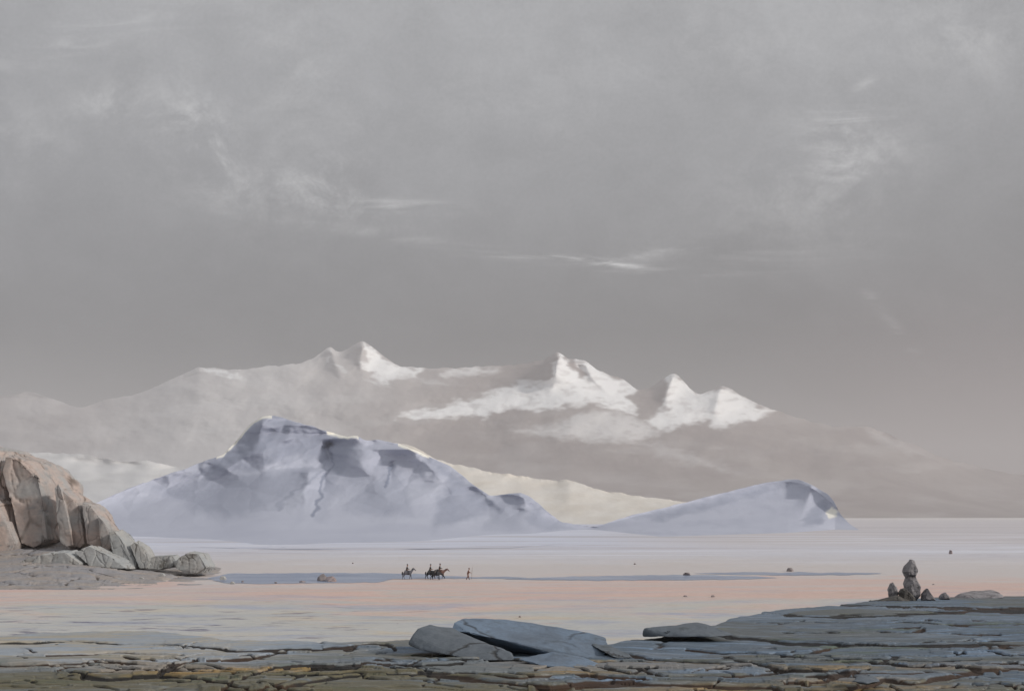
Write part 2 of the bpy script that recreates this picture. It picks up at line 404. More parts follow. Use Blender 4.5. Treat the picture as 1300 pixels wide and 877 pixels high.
# far ice-capped range
FAR_CREST = [(-700,600),(-300,545),(-120,520),(0,503),(40,496),(80,512),(105,517),(130,508),(165,503),(200,490),(225,478),(250,465),(262,466),(300,470),(340,465),(375,462),(400,455),(412,443),(419,437),(430,448),(445,441),(461,432),(475,441),(490,456),(505,464),(540,468),(580,467),(620,465),(660,462),(690,456),(711,446),(722,456),(735,456),(746,459),(760,471),(785,480),(800,486),(808,496),(818,493),(832,488),(848,476),(857,472),(866,480),(878,496),(890,500),(905,494),(916,489),(935,498),(960,511),(985,521),(1020,532),(1060,541),(1095,540),(1130,551),(1195,580),(1260,596),(1350,612),(1700,640),(2000,653)]
SNOWP = [([(257,465),(275,467),(300,473),(312,479),(290,480),(264,476)],1),
 ([(416,440),(426,459),(440,470),(430,468),(417,461)],.95),
 ([(461,430),(475,440),(490,455),(505,463),(540,467),(528,476),(500,484),(488,485),(475,477),(463,468),(455,462),(466,458)],1),
 ([(458,478),(480,484),(492,490),(470,489)],.7),
 ([(525,482),(550,483),(575,488),(540,488)],.6),
 ([(555,469),(620,464),(634,468),(610,477),(560,477)],.75),
 ([(500,528),(560,516),(620,500),(650,489),(692,485),(700,477),(706,455),(711,444),(722,456),(720,464),(740,476),(748,474),(736,462),(736,454),(748,458),(765,471),(800,485),(808,495),(801,503),(808,514),(806,526),(780,520),(745,511),(720,515),(690,520),(650,519),(620,527),(560,531)],1),
 ([(645,546),(700,540),(735,526),(760,518),(800,527),(840,546),(815,560),(760,562),(700,554)],.55),
 ([(848,476),(857,471),(868,480),(878,494),(882,500),(905,495),(916,489),(940,503),(982,520),(960,530),(925,541),(885,535),(850,545),(818,536),(846,519),(842,508),(851,493)],.95),
 ([(790,552),(860,568),(920,590),(965,607),(900,597),(830,578)],.28),
 ([(1095,540),(1130,552),(1195,586),(1150,576),(1110,560)],.25),
 ([(18,499),(45,494),(68,500),(82,513),(60,509),(30,504)],.4),
 ([(420,525),(450,520),(470,524),(445,530)],.25)]
def fspur(U, P, line, w, amp):
    y0 = line[0][1]
    return spur(U, P, line, w, amp)*(1-sstep(y0+14, y0+62, P))
FLEAN = lambda U, P: (
    fspur(U, P, [(419,437),(424,460),(440,500)], 10, 200) + fspur(U, P, [(461,432),(458,460),(468,510)], 14, 420)
    + fspur(U, P, [(711,446),(704,480),(690,530)], 16, 800) + fspur(U, P, [(740,456),(752,480),(790,520)], 9, 260)
    + fspur(U, P, [(857,472),(846,500),(845,560)], 12, 520) + fspur(U, P, [(916,489),(908,520),(920,560)], 12, 380)
    + fspur(U, P, [(250,465),(262,500),(300,560)], 30, 180))
def far_relief(U, P, T):
    r = FLEAN(U, P)*sstep(1.0, 0.97, T)*1.0
    r = r*.55 + (90*fbm(U*0.007+P*.004, P*0.012-U*.002, 3, 21) + 16*fbm(U*.03+P*.02, P*.05-U*.01, 4, 22))*sstep(.05, .7, T)
    return r
def far_attr(U, P, T):
    s = np.zeros(U.shape)
    wx = U + 6*fbm(U*0.05, P*0.08, 5, 60); wy = P + 4*fbm(U*0.04, P*0.08, 5, 61)
    br = fbm(U*0.045+P*.03, P*0.11-U*.01, 5, 62)
    for poly, k in SNOWP:
        s = np.maximum(s, k*sstep(-4.5-2.5*(1-k), 4.5+7*(1-k), poly_sd(poly, wx, wy) + 3.6*br + 1.5*fbm((U+1.5*P)*.05, (P-.35*U)*.2, 4, 64)))
    s = s*(1-0.3*sstep(0.15, 0.7, br+0.25*fbm(U*0.12, P*0.25, 4, 70)))
    s = np.maximum(s, 0.08*sstep(-0.1, 0.6, fbm(U*0.01, P*0.05, 5, 80)) + (0.22+.24*sstep(60, 230, U))*sstep(640, 300, U+.5*(P-500)) + .10*sstep(560, 640, P)*sstep(900, 600, U))
    return {'snow': s}
FARM = snow_rock_mat('icecap_surface', A(148,139,137), A(159,151,148), A(254,254,254), A(252,252,253), 0.0025, 3)
o = relief('mountain_range', -700, 2000, 1500, 240, FAR_CREST, [(-700,659),(2000,659)], lambda u: np.interp(u, [-700,0,260,900,1100,1400,2000],[9500,7700,6900,6700,6700,7400,9500]), lambda u: np.interp(u, [-700,0,260,900,1100,1400,2000],[6600,5000,4300,4100,4100,4600,6600]), lambda T: T**0.9,
           far_relief, far_attr, FARM, mass=260, back=2600, crest_noise=1.6, seed=11)
tag(o, 'distant ice-capped mountain range with snow-bright peaks fading into haze', 'mountain range', kind='structure')

# pale snow rising at the left
SNOWA = snow_rock_mat('pale_snow', A(190,189,188), A(194,193,192), A(208,207,206), A(203,202,202), 0.01, .8)
o = relief('snow_hill', -500, 330, 420, 70, [(-500,560),(-100,568),(60,575),(110,577),(135,583),(160,586),(185,584),(205,589),(230,594),(262,598),(330,640)],
           [(-500,662),(330,662)], 2600, 1750, lambda T: 1-(1-T)**1.5,
           lambda U, P, T: 40*fbm(U*0.01, P*0.03, 3, 5), lambda U, P, T: {'snow': np.clip(0.8+0.6*fbm(U*.02, P*.12, 4, 15), 0, 1)}, SNOWA, back=900, crest_noise=1.2, seed=3)
tag(o, 'low pale snow rise behind the left end of the blue mountain', 'hill', kind='structure')

# slope running down behind the blue mountain, sunlight's yellow tinted into its snow
SLOPEM = snow_rock_mat('sun_tinted_slope', A(206,198,186), A(210,203,193), A(220,215,207), A(216,211,204), 0.01, .5)
o = relief('snow_slope', 440, 1000, 460, 80, [(440,600),(500,560),(517,564),(533,571),(545,579),(575,589),(620,598),(660,604),(685,609),(705,611),(722,609),(750,619),(800,628),(860,635),(910,645),(1000,658)],
           [(440,664),(700,666),(1000,664)], 1700, 1250, lambda T: 1-(1-T)**1.3,
           lambda U, P, T: 16*fbm(U*0.012, P*0.03, 3, 55), lambda U, P, T: {'snow': np.clip(0.6+0.6*fbm(U*.02, P*.10, 5, 25), 0, 1)}, SLOPEM, back=700, crest_noise=1.4, seed=4)
tag(o, 'cream sunlit snow slope descending behind the blue mountain', 'slope', kind='structure')

# blue mountain
BLUE_CREST = [(-60,686),(40,668),(110,643),(170,617),(205,605),(232,596),(260,585),(284,576),(300,560),(311,546),(319,537),(333,529),(344,527),(360,531),(375,535),(400,542),(425,551),(440,554),(452,553),(462,558),(478,558),(500,562),(517,567),(540,577),(570,591),(600,614),(622,629),(640,627),(660,624),(670,628),(690,645),(712,662),(745,668),(820,673),(900,678)]
BLUE_FOOT = [(-60,692),(60,690),(200,693),(350,697),(500,697),(650,695),(720,690),(800,684),(900,682)]
BLUE_SHADE = [([(205,612),(250,598),(284,576),(300,560),(320,537),(344,526),(400,540),(440,552),(452,566),(446,590),(432,606),(422,600),(404,586),(380,580),(330,596),(262,606)],.8),  # shaded planes of the mountain, put into the colour as darker polygons
 ([(186,618),(262,608),(332,600),(384,588),(400,596),(376,622),(346,645),(300,656),(262,657),(225,634)],.55),
 ([(300,560),(320,537),(338,529),(350,560),(330,580),(285,600),(240,606)],.95),
 ([(530,572),(570,592),(622,630),(632,642),(600,660),(545,672),(556,640),(566,615),(545,592)],.78),
 ([(622,632),(660,624),(668,640),(664,672),(610,670)],.45), ([(660,624),(690,645),(715,662),(735,674),(690,676),(666,670),(668,645)],.68),
 ([(478,612),(498,592),(506,596),(520,625),(526,655),(465,657),(440,647)],.52),
 ([(400,656),(410,620),(420,600),(430,612),(420,640),(408,664)],.40), ([(372,664),(380,630),(392,604),(404,604),(406,630),(396,662)],.16)]
def blue_relief(U, P, T):
    w = U + 5*fbm(U*.03, P*.05, 3, 33)
    r = (spur(w, P, [(338,528),(318,575),(225,640)], 30, 62) + spur(w, P, [(392,596),(386,625),(370,672)], 15, 44)
       + spur(w, P, [(452,553),(462,590),(520,668)], 34, 56) + spur(w, P, [(517,567),(556,605),(625,672)], 34, 60)
       + spur(w, P, [(660,624),(668,645),(700,672)], 18, 44) + spur(w, P, [(375,536),(340,600),(290,664)], 30, 34)
       + spur(w, P, [(600,614),(630,640),(660,672)], 16, 22) + spur(w, P, [(284,576),(240,605),(170,640)], 24, 14))
    r = r + spur(w, P, [(420,560),(414,600),(398,660)], 7, -20) + spur(w, P, [(500,585),(492,620)], 5, -7)
    r = r*.8 + 6*fbm(U*0.012+P*.01, P*0.014, 2, 44) + .8*fbm(U*0.06+P*.05, P*0.07, 3, 47) - 17*voronoi(w/62+P/90, P/34-U/260, 48)[0] 
    return r*sstep(0.02, 0.45, T)
def blue_attr(U, P, T):
    s = np.zeros(U.shape)
    wx = U + 7*fbm(U*0.035, P*0.06, 4, 160); wy = P + 5*fbm(U*0.035, P*0.06, 4, 161)
    for poly, k in BLUE_SHADE:
        s = np.maximum(s, .74*k*sstep(-7, 9, poly_sd(poly, wx, wy)))
    s = np.clip(s + 0.07*fbm(U*0.05+P*.06, P*0.07-U*.02, 5, 162), 0, 1)
    for line, k in (([(420,566),(424,578),(412,600),(409,618),(398,656)],.9), ([(404,600),(380,618),(350,644)],.5), ([(498,590),(495,606),(490,618)],1.0), ([(446,640),(470,620),(488,604)],.35), ([(262,655),(330,650),(360,640)],.25)):  # dark lines paint the shade of creases and gullies
        a = np.array(line, float); d = np.full(U.shape, 99.0)
        for i in range(len(a)-1):
            e = a[i+1]-a[i]; t = np.clip(((wx-a[i,0])*e[0]+(wy-a[i,1])*e[1])/(e@e), 0, 1)
            d = np.minimum(d, np.hypot(wx-a[i,0]-t*e[0], wy-a[i,1]-t*e[1]))
        s = np.maximum(s, k*sstep(4.5, .5, d))
    cr = curve(BLUE_CREST, U)
    edge = sstep(4.5, 1.5, P-cr+1.2*fbm(U*.1, P*.1, 3, 163))*((U > 275) & (U < 345) | (U > 415) & (U < 455) | (U > 505) & (U < 545))  # thin white crest line: rim light put into the colour
    s = s*(1-edge)
    return {'snow': 1-s, 'rimlight_snow': edge.astype(float)}  # low snow values carry the painted shade
def blue_mat():
    m, n, b, pos = new_mat('blue_shade_snow_rock', 0.8, 0.15)
    nz = n.noise(n.mapping(pos, (1,.6,1)), 0.012, 4, 0.55, 0.4); fine = n.noise(n.mapping(pos, (1,.5,1)), 0.2, 6, 0.68)
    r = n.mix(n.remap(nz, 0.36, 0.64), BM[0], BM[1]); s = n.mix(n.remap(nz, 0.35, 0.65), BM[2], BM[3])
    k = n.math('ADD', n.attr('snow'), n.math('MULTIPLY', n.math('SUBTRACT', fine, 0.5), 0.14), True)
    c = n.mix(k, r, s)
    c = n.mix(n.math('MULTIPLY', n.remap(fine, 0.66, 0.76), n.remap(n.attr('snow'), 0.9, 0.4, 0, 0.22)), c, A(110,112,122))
    c = n.mix(n.attr('rimlight_snow'), c, A(240,236,224))
    n.plug(b.inputs['Base Color'], c)
    bump(n, b, n.math('ADD', nz, n.math('MULTIPLY', fine, 0.4)), 0.3, .4)
    return m
BM = [A(130,136,154), A(138,144,161), A(187,190,203), A(181,184,198)]  # blue shade of the mountain face is part of these base colours
BLUEM = blue_mat()
o = relief('mountain', -60, 900, 900, 240, BLUE_CREST, BLUE_FOOT, lambda u: np.interp(u, [-60,60,180,340,620,900], [640,730,880,980,860,700]),
           lambda u: CAMH*F/(curve(BLUE_FOOT, u)-HZ), lambda T: 1-(1-T)**2.3, blue_relief, blue_attr, BLUEM, mass=110, back=420, crest_noise=1.0, seed=9)
tag(o, 'blue-shadowed snowy mountain with rocky ribs and a blunt left summit', 'mountain', kind='structure')

# right hill with a blunt right end
HILL_CREST = [(720,676),(770,664),(800,654),(830,647),(860,640),(900,630),(940,620),(975,612),(1000,608),(1016,609),(1030,615),(1040,621),(1050,626),(1057,633),(1062,642),(1066,652),(1074,660),(1082,667),(1090,672)]
HILL_FOOT = [(720,684),(800,682),(900,679),(1000,676),(1060,672),(1090,672.5)]
HROCK = [([(800,656),(860,640),(940,620),(1000,608),(1022,612),(980,625),(900,648),(840,662)],.4),
         ([(1014,660),(1026,648),(1044,634),(1054,638),(1052,648),(1044,664),(1026,668)],.55)]
def hill_attr(U, P, T):
    s = np.zeros(U.shape); wx = U+6*fbm(U*.04, P*.08, 4, 260); wy = P+3*fbm(U*.05, P*.1, 4, 261)
    for poly, k in HROCK: s = np.maximum(s, k*sstep(-3, 4, poly_sd(poly, wx, wy)))
    e = sstep(-2, 2, poly_sd([(1048,650),(1056,643),(1063,648),(1063,655),(1052,658)], U+2*fbm(U*.2, P*.2, 3, 4), P))
    s = np.clip(s+.2*fbm(U*.04, P*.1, 4, 262), 0, 1)*(1-e)
    return {'snow': 1-s, 'rimlight_snow': e}
o = relief('hill', 720, 1090, 420, 110, HILL_CREST, HILL_FOOT, lambda u: np.interp(u, [720,1000,1060,1090], [760,1010,900,780]),
           lambda u: CAMH*F/(curve(HILL_FOOT, u)-HZ), lambda T: 1-(1-T)**2.0,
           lambda U, P, T: (spur(U, P, [(1030,614),(1024,638),(1012,668)], 10, 20)
                            + 6*fbm(U*.012, P*.03, 3, 66) + .5*fbm(U*.1, P*.16, 3, 68))*sstep(.02, .4, T), hill_attr, BLUEM, mass=120, back=240, crest_noise=0.7, seed=19)
tag(o, 'long low snowy hill at right with a blunt broken right end', 'hill', kind='structure')

# ------------------------------------------------------------------ foreground rock shelf
EDGE = [(-700,812),(0,806),(60,801),(200,801),(300,813),(430,816),(520,813),(620,814),(765,818),(800,812),(870,802),(930,787),(1000,775),(1060,768),(1110,762),(1200,757.5),(1300,755),(2000,752)]
def shelf_base(Y): return CAMH - 2.0 - 0.0442*(Y-12.5)
def shelf_depth(py): return 1.4475/((py-HZ)/F-0.0442)
FISSURES = [  # long cracks across the shelf, as (column,row) on the shelf surface, with half width in rows
 ([(997,782),(1040,784),(1075,783),(1120,781),(1180,778),(1240,776),(1320,774)],1.6), ([(968,776),(1000,770),(1040,767),(1080,768),(1150,771),(1230,773),(1320,771)],1.0),
 ([(905,803),(940,808),(1000,813),(1080,818),(1110,817),(1180,817),(1320,819)],1.5), ([(780,828),(830,835),(900,840),(960,843),(1010,852),(1080,857),(1150,856),(1220,855),(1320,850)],1.3),
 ([(700,877),(745,870),(800,867),(880,869),(920,870),(975,870),(990,877)],2.6), ([(1030,866),(1055,861),(1080,857),(1105,851)],1.6), ([(1080,872),(1120,864),(1160,867),(1190,862),(1240,856)],1.8),
 ([(990,830),(1050,821),(1100,816)],.8), ([(554,840),(600,841),(640,836),(690,843),(745,842),(790,838)],1.1), ([(461,847),(500,846),(540,848),(590,843)],1.1),
 ([(400,854),(440,854),(465,847)],1.3), ([(532,858),(560,862),(600,866),(650,870),(700,878)],1.6), ([(390,862),(450,857),(520,860),(600,858),(660,862),(720,858),(790,862)],.9),
 ([(104,858),(140,861),(197,858),(220,849),(250,842)],1.4), ([(197,858),(240,863),(280,871),(310,878)],1.3), ([(308,866),(350,851),(380,849),(420,855),(455,852)],1.5),
 ([(308,866),(285,878)],1.2), ([(360,876),(420,865),(460,860)],1.2), ([(239,820),(300,826),(370,826),(450,823)],1.1), ([(263,842),(320,836),(366,829)],1.6),
 ([(440,825),(470,819),(492,820),(500,824)],1.6), ([(680,852),(700,846),(712,838)],.9), ([(800,846),(850,858),(930,856),(1000,852)],.9), ([(1150,790),(1220,793),(1320,792)],.7),
 ([(870,822),(960,826),(1060,834),(1180,838),(1320,836)],.7), ([(1110,842),(1200,846),(1320,842)],.8), ([(60,832),(140,829),(230,833)],.7), ([(-40,846),(60,848),(130,845),(200,848)],.6), ([(-40,816),(80,813),(180,815),(240,820)],.6),
 ([(880,877),(905,871),(912,862)],.8), ([(1130,868),(1145,877)],.8), ([(760,846),(800,852),(830,847)],.8)]
_r = random.Random(23)
for _k in range(120):      # short hairline cracks, thicker towards the eye
    _y = 822 + 58*_r.random()**.8; _x = _r.uniform(-40, 1340); _l = _r.uniform(14, 70)*(.5+(_y-800)/80); _s = _r.uniform(-.13, .16)
    if _y < 800 + 40*max(0, (520-_x))/520: continue
    FISSURES.append(([(_x+_l*t, _y+_l*_s*t+_r.uniform(-1.2, 1.2)) for t in (0, .35, .7, 1)], _r.choice((.3, .4, .5, .8))))
for _k in range(26):
    _x = _r.uniform(930, 1320); _y = _r.uniform(770 + max(0, 1120-_x)*.12, 825); _l = _r.uniform(20, 80)
    FISSURES.append(([(_x, _y), (_x+_l*.5, _y+_r.uniform(-1, 1)), (_x+_l, _y+_r.uniform(-2, 2))], _r.choice((.25, .35, .5))))
def fissures(X, Y, Z):
    U = CX + X/Y*F; P = HZ + (CAMH-Z)/Y*F
    U = U + 5*fbm(X*1.2, Y*1.2, 4, 610); P = P + 1.8*fbm(X*.9, Y*.9, 4, 611)
    wv = 0.55 + 0.9*sstep(-.3, .5, fbm(X*.7, Y*.9, 3, 612))
    ck = np.zeros(X.shape); step = ck.copy()
    for line, w in FISSURES:
        a = np.array(line, float)
        m = (U > a[:,0].min()-30) & (U < a[:,0].max()+30) & (P > a[:,1].min()-14) & (P < a[:,1].max()+14)
        if not m.any(): continue
        d = np.full(int(m.sum()), 1e9); um, pm = U[m], P[m]; sg = np.zeros(len(d))
        for i in range(len(a)-1):
            e = a[i+1]-a[i]; t = np.clip(((um-a[i,0])*e[0]+(pm-a[i,1])*e[1])/(e@e), 0, 1)
            dx, dy = (um-a[i,0]-t*e[0])*.55, pm-a[i,1]-t*e[1]
            dd = np.hypot(dx, dy); sg = np.where(dd < d, dy, sg); d = np.minimum(d, dd)
        ck[m] = np.maximum(ck[m], sstep(w*1.3*wv[m]+.5, w*.5*wv[m], d))
        step[m] += np.where(sg < 0, 1, 0)*np.exp(-np.abs(sg)/6.0)*(w/1.5)*.05    # the far lip stands a little higher
    return ck, step
def shelf_h(X, Y):
    """slabs, steps and open cracks"""
    wx = X + 0.35*fbm(X*.5, Y*.5, 4, 301); wy = Y + 0.3*fbm(X*.5, Y*.5, 4, 302)
    yy = 14**1.3/1.0*(-1/.3)*np.maximum(wy, 1.0)**(-.3)            # slabs grow larger away from the eye
    g = np.maximum(Y, 8)/14
    e1, r1, ox1, oy1 = voronoi(wx/2.4/np.maximum(g, .8)**.5 + .12*yy, yy/1.15, 310)
    soft = sstep(0, .16, e1)
    z = ((r1-.5)*.035 + oy1*(_t(r1*1.7)-.4)*.05 + ox1*(_t(r1)-.5)*.05)*soft
    vis = sstep(.35, .6, _t(r1*3.3)) * (1-.75*sstep(16, 24, Y))
    c1 = vis*sstep(.045, .008, e1)
    z = z - .04*c1 + .016*fbm(X*.6, Y*.6, 3, 350) + .003*fbm(X*4, Y*4, 3, 351) + .06*fbm(X*.1, Y*.1, 2, 352)
    fk, st = fissures(X, Y, shelf_base(Y))
    z = z - .07*fk + st*.6
    return z, np.maximum(.8*c1, fk), r1
def _t(v): return (v*7.31) % 1.0
def shelf_z(x, Y):
    a = np.array([[float(x)]]); b = np.array([[float(Y)]])
    return float(shelf_base(b)[0,0] + shelf_h(a, b)[0][0,0])
def shelf_mat():
    m, n, b, pos = new_mat('shelf_rock', 0.72, 0.3)
    sep = n.node('ShaderNodeSeparateXYZ'); n.plug(sep.inputs[0], pos); X, Y, _ = sep.outputs
    big = n.noise(n.mapping(pos, (0.13, 0.32, 0.3)), 1.0, 4, 0.6, 0.6)
    med = n.noise(n.mapping(pos, (0.45, 1.1, 1), rot=(0,0,.1)), 1.0, 6, 0.65, 0.5)
    fine = n.noise(n.mapping(pos, (3, 6, 6)), 1.0, 6, 0.7, 0.2)
    grit = n.noise(pos, 30, 4, 0.7)
    # near rock mossy olive, farther rock slate blue
    d = n.math('ADD', Y, n.math('MULTIPLY', n.math('SUBTRACT', big, .5), 14))
    d = n.math('ADD', d, n.math('MULTIPLY', X, 0.25))
    c = n.mix(n.remap(n.math('ADD', d, n.math('MULTIPLY', n.math('SUBTRACT', med, .5), 9)), 12.8, 19), SH[0], SH[1])
    c = n.mix(n.math('MULTIPLY', n.remap(med, 0.53, 0.64), n.remap(d, 13, 18, .25, .9)), c, SH[2])
    c = n.mix(n.math('MULTIPLY', n.remap(n.noise(n.mapping(pos, (.3,.5,1), loc=(3,7,0)), 1.0, 5, .6, .5), .50, .62), n.remap(d, 20, 13, .06, .85)), c, SH[10])
    c = n.mix(n.remap(med, 0.44, 0.34, 0, .7), c, SH[3])
    c = n.mix(n.math('MULTIPLY', n.remap(n.attr('cell'), 0.55, 0.9), 0.5), c, SH[4])
    c = n.mix(n.math('MULTIPLY', n.remap(n.attr('cell'), 0.35, 0.1), 0.45), c, SH[5])
    c = n.mix(n.remap(fine, 0.48, 0.7, 0, .6), c, SH[8])
    c = n.mix(n.remap(n.noise(n.mapping(pos, (1.2, 5, 4), loc=(9,2,0)), 1.0, 7, .72, .3), .52, .68, 0, .5), c, n.mix(.5, c, (.6,.62,.64,1)))
    c = n.mix(n.remap(grit, 0.35, 0.7, 0, .3), c, SH[9])
    # left part paler and sandier
    lf = n.math('MULTIPLY', n.remap(n.math('ADD', X, n.math('MULTIPLY', n.math('SUBTRACT', big, .5), 6)), -1.2, -5.0), n.remap(n.math('ADD', Y, n.math('MULTIPLY', n.math('SUBTRACT', n.math('ADD', big, n.math('MULTIPLY', n.math('SUBTRACT', med, .5), .7)), .5), 15)), 13.6, 19.0))
    c = n.mix(n.math('MULTIPLY', lf, 0.8), c, n.mix(n.remap(fine, .4, .75, 0, .5), n.mix(n.remap(med, .42, .58), SH[6], SH[7]), SH[4]))
    ck = n.math('ADD', n.attr('crack'), n.math('MULTIPLY', n.math('SUBTRACT', fine, .5), .35), True)
    crack_soil_shade = n.mix(n.remap(big, .45, .6), (0.014,0.012,0.011,1), (0.045,0.024,0.013,1))  # brown earth, plus near-black crack shade put into the colour
    c = n.mix(n.remap(ck, 0.2, 0.55, 0, .96), c, crack_soil_shade)
    n.plug(b.inputs['Base Color'], c)
    h = n.math('ADD', n.math('MULTIPLY', fine, .6), n.math('MULTIPLY', grit, .25))
    bump(n, b, h, 0.5, 0.03)
    return m
SH = [A(108,102,80), A(94,108,122), A(118,140,164), A(92,104,80), A(122,134,148), A(106,98,74), A(184,174,156), A(166,172,178), A(72,78,80), A(58,58,52), A(166,136,86)]
def build_shelf():
    us = np.concatenate([np.linspace(-700, -40, 80), np.linspace(-36, 1336, 1240), np.linspace(1340, 2000, 80)])
    ed = shelf_depth(curve(EDGE, us)) + 0.35*fbm(us*.02, us*0, 5, 401) 
    v = np.linspace(0, 1, 380)[:, None]
    Y = 1/(1/11.6 + (1/ed[None]-1/11.6)*v)
    near = np.linspace(1.5, 11.6, 40)[:-1][:, None] + 0*us[None]
    Y = np.vstack([near, Y])
    X = (us[None]-CX)/F*Y
    h, ck, cell = shelf_h(X, Y)
    Z = shelf_base(Y) + h
    # the shelf breaks off behind in a slope down to the plain
    nb = 24
    t = np.linspace(0, 1, nb+1)[1:][:, None]
    Yb = ed[None] + 15*t**1.2; Xb = (us[None]-CX)/F*Yb
    zs = np.convolve(np.pad(Z[-1], 20, 'edge'), np.ones(41)/41, 'valid')[None]
    Zb = (Z[-1][None]*(1-t)**6 + zs*(1-(1-t)**6))*(1-t) + (-0.8)*t - 0.9*sstep(0, .25, t)*(1-t) + 0.5*fbm(Xb*.6, Yb*.6, 4, 402)*sstep(0,.2,t)
    ckb = 0.3*sstep(.1, .5, fbm(Xb*.8, Yb*.8, 3, 403)); 
    X, Y, Z = np.vstack([X, Xb]), np.vstack([Y, Yb]), np.vstack([Z, Zb])
    o = grid_object('rock_ground', X, Y, Z, shelf_mat(), {'crack': np.vstack([ck, ckb]), 'cell': np.vstack([cell, np.repeat(cell[-1:], nb, 0)])})
    tag(o, 'cracked grey-blue and olive rock shelf in the foreground', 'rock ground', kind='structure')
build_shelf()

# ------------------------------------------------------------------ rocks
def hull_rock(name, pts, mat, seed=0, amp=0.04, cuts=3, bevel=0.05, crack=0.0):
    bm = bmesh.new()
    for p in pts: bm.verts.new(p)
    r = bmesh.ops.convex_hull(bm, input=bm.verts)
    junk = list({g for g in r['geom_interior'] + r['geom_unused'] if isinstance(g, bmesh.types.BMVert)})
    if junk: bmesh.ops.delete(bm, geom=junk, context='VERTS')
    size = max((max(v.co[i] for v in bm.verts)-min(v.co[i] for v in bm.verts)) for i in range(3))
    bmesh.ops.dissolve_limit(bm, angle_limit=math.radians(9), verts=bm.verts[:], edges=bm.edges[:])
    bmesh.ops.bevel(bm, geom=bm.edges[:], offset=bevel*size, segments=2, profile=0.6, affect='EDGES', clamp_overlap=True)
    bmesh.ops.triangulate(bm, faces=bm.faces[:])
    for it in range(cuts):
        lim = size*0.5**(it+1)*0.35
        es = [e for e in bm.edges if e.calc_length() > lim]
        if not es: continue
        bmesh.ops.subdivide_edges(bm, edges=es, cuts=1, use_grid_fill=True)
        bmesh.ops.triangulate(bm, faces=[f for f in bm.faces if len(f.verts) > 3])
    bm.normal_update()
    off = Vector((seed*13.7, seed*5.1, seed*2.3)); k = 3.0/size
    nv = []
    for v in bm.verts:
        q = v.co*k + off
        d = mnoise.fractal(q, 0.9, 2.1, 5)*0.7 + (mnoise.ridged_multi_fractal(q*1.3, 1.0, 2.0, 3, 1.0, 2.0)-1.2)*-0.35
        if crack:
            qq = Vector((q.x*1.5, q.y*1.5, q.z*.55)) + mnoise.noise_vector(q*1.1)*.45
            ds, _ = mnoise.voronoi(qq)
            d = d - crack*math.exp(-(ds[1]-ds[0])/.05) + .55*(mnoise.cell(Vector((qq.x, qq.y, qq.z))*0+_[0]*3.7)-.5)
        nv.append(v.co + v.normal*d*amp*size)
    for v, c in zip(bm.verts, nv): v.co = c
    base = sum((v.co for v in bm.verts), Vector())/len(bm.verts); base.z = min(v.co.z for v in bm.verts)
    for v in bm.verts: v.co -= base
    me = bpy.data.meshes.new(name); bm.to_mesh(me); bm.free()
    o = link(name, me, mat); o.location = base
    return o
def block(name, outline, D, thick, mat, seed=0, amp=0.035, cuts=4, bevel=0.035, back=0.8, lean=0.0, front=0.86, zoff=0.0, crack=0.0):
    """a rock whose outline is known: a front face, full girth behind it and a narrower back, so it is as deep as it is wide"""
    rnd = random.Random(seed)
    cx = sum(p[0] for p in outline)/len(outline); cy = sum(p[1] for p in outline)/len(outline)
    pts = []
    for off, s in ((0, front), (0.3, 1.0), (0.65, 1.0), (1.0, back)):
        for px, py in outline:
            j = 0.05*rnd.uniform(-1, 1)
            ss = s+j*(s < 1)
            q = at(cx+(px-cx)*ss, cy+(py-cy)*ss, D)          # outline in true size at distance D, then pushed back
            pts.append(Vector((q.x*(1+0*off), D + thick*(off-0.3) + rnd.uniform(-.05,.05)*thick, q.z + zoff + lean*off)))
    return hull_rock(name, pts, mat, seed, amp, cuts, bevel, crack)

CRAG = rock_mat('warm_crag_rock', A(170,168,166), A(188,170,160), A(150,149,148), 0.22, 0.15, dark=(0.09,0.07,0.055,1))
CRAGP = rock_mat('pale_boulder_rock', A(168,170,170), A(176,174,170), A(150,151,151), 0.5, 0.12, dark=(0.07,0.06,0.05,1))
SLATE = rock_mat('slate_boulder_rock', A(106,117,130), A(118,134,152), A(94,103,112), 1.6, 0.04)
SLATEB = rock_mat('dull_boulder_rock', A(98,106,114), A(108,114,120), A(84,90,92), 1.6, 0.04)
CAIRN = rock_mat('cairn_stone', A(156,152,153), A(128,124,126), A(78,75,76), 3.2, 0.06)
CAIRND = rock_mat('dark_cairn_stone', A(84,82,80), A(98,94,90), A(66,64,62), 2.5, 0.04)
PSTONE = rock_mat('plain_stone', A(146,138,138), A(156,144,140), A(120,116,120), 2.0, 0.05)
PINKST = rock_mat('rosy_stone', A(168,146,140), A(152,142,144), A(130,122,124), 1.2, 0.05)

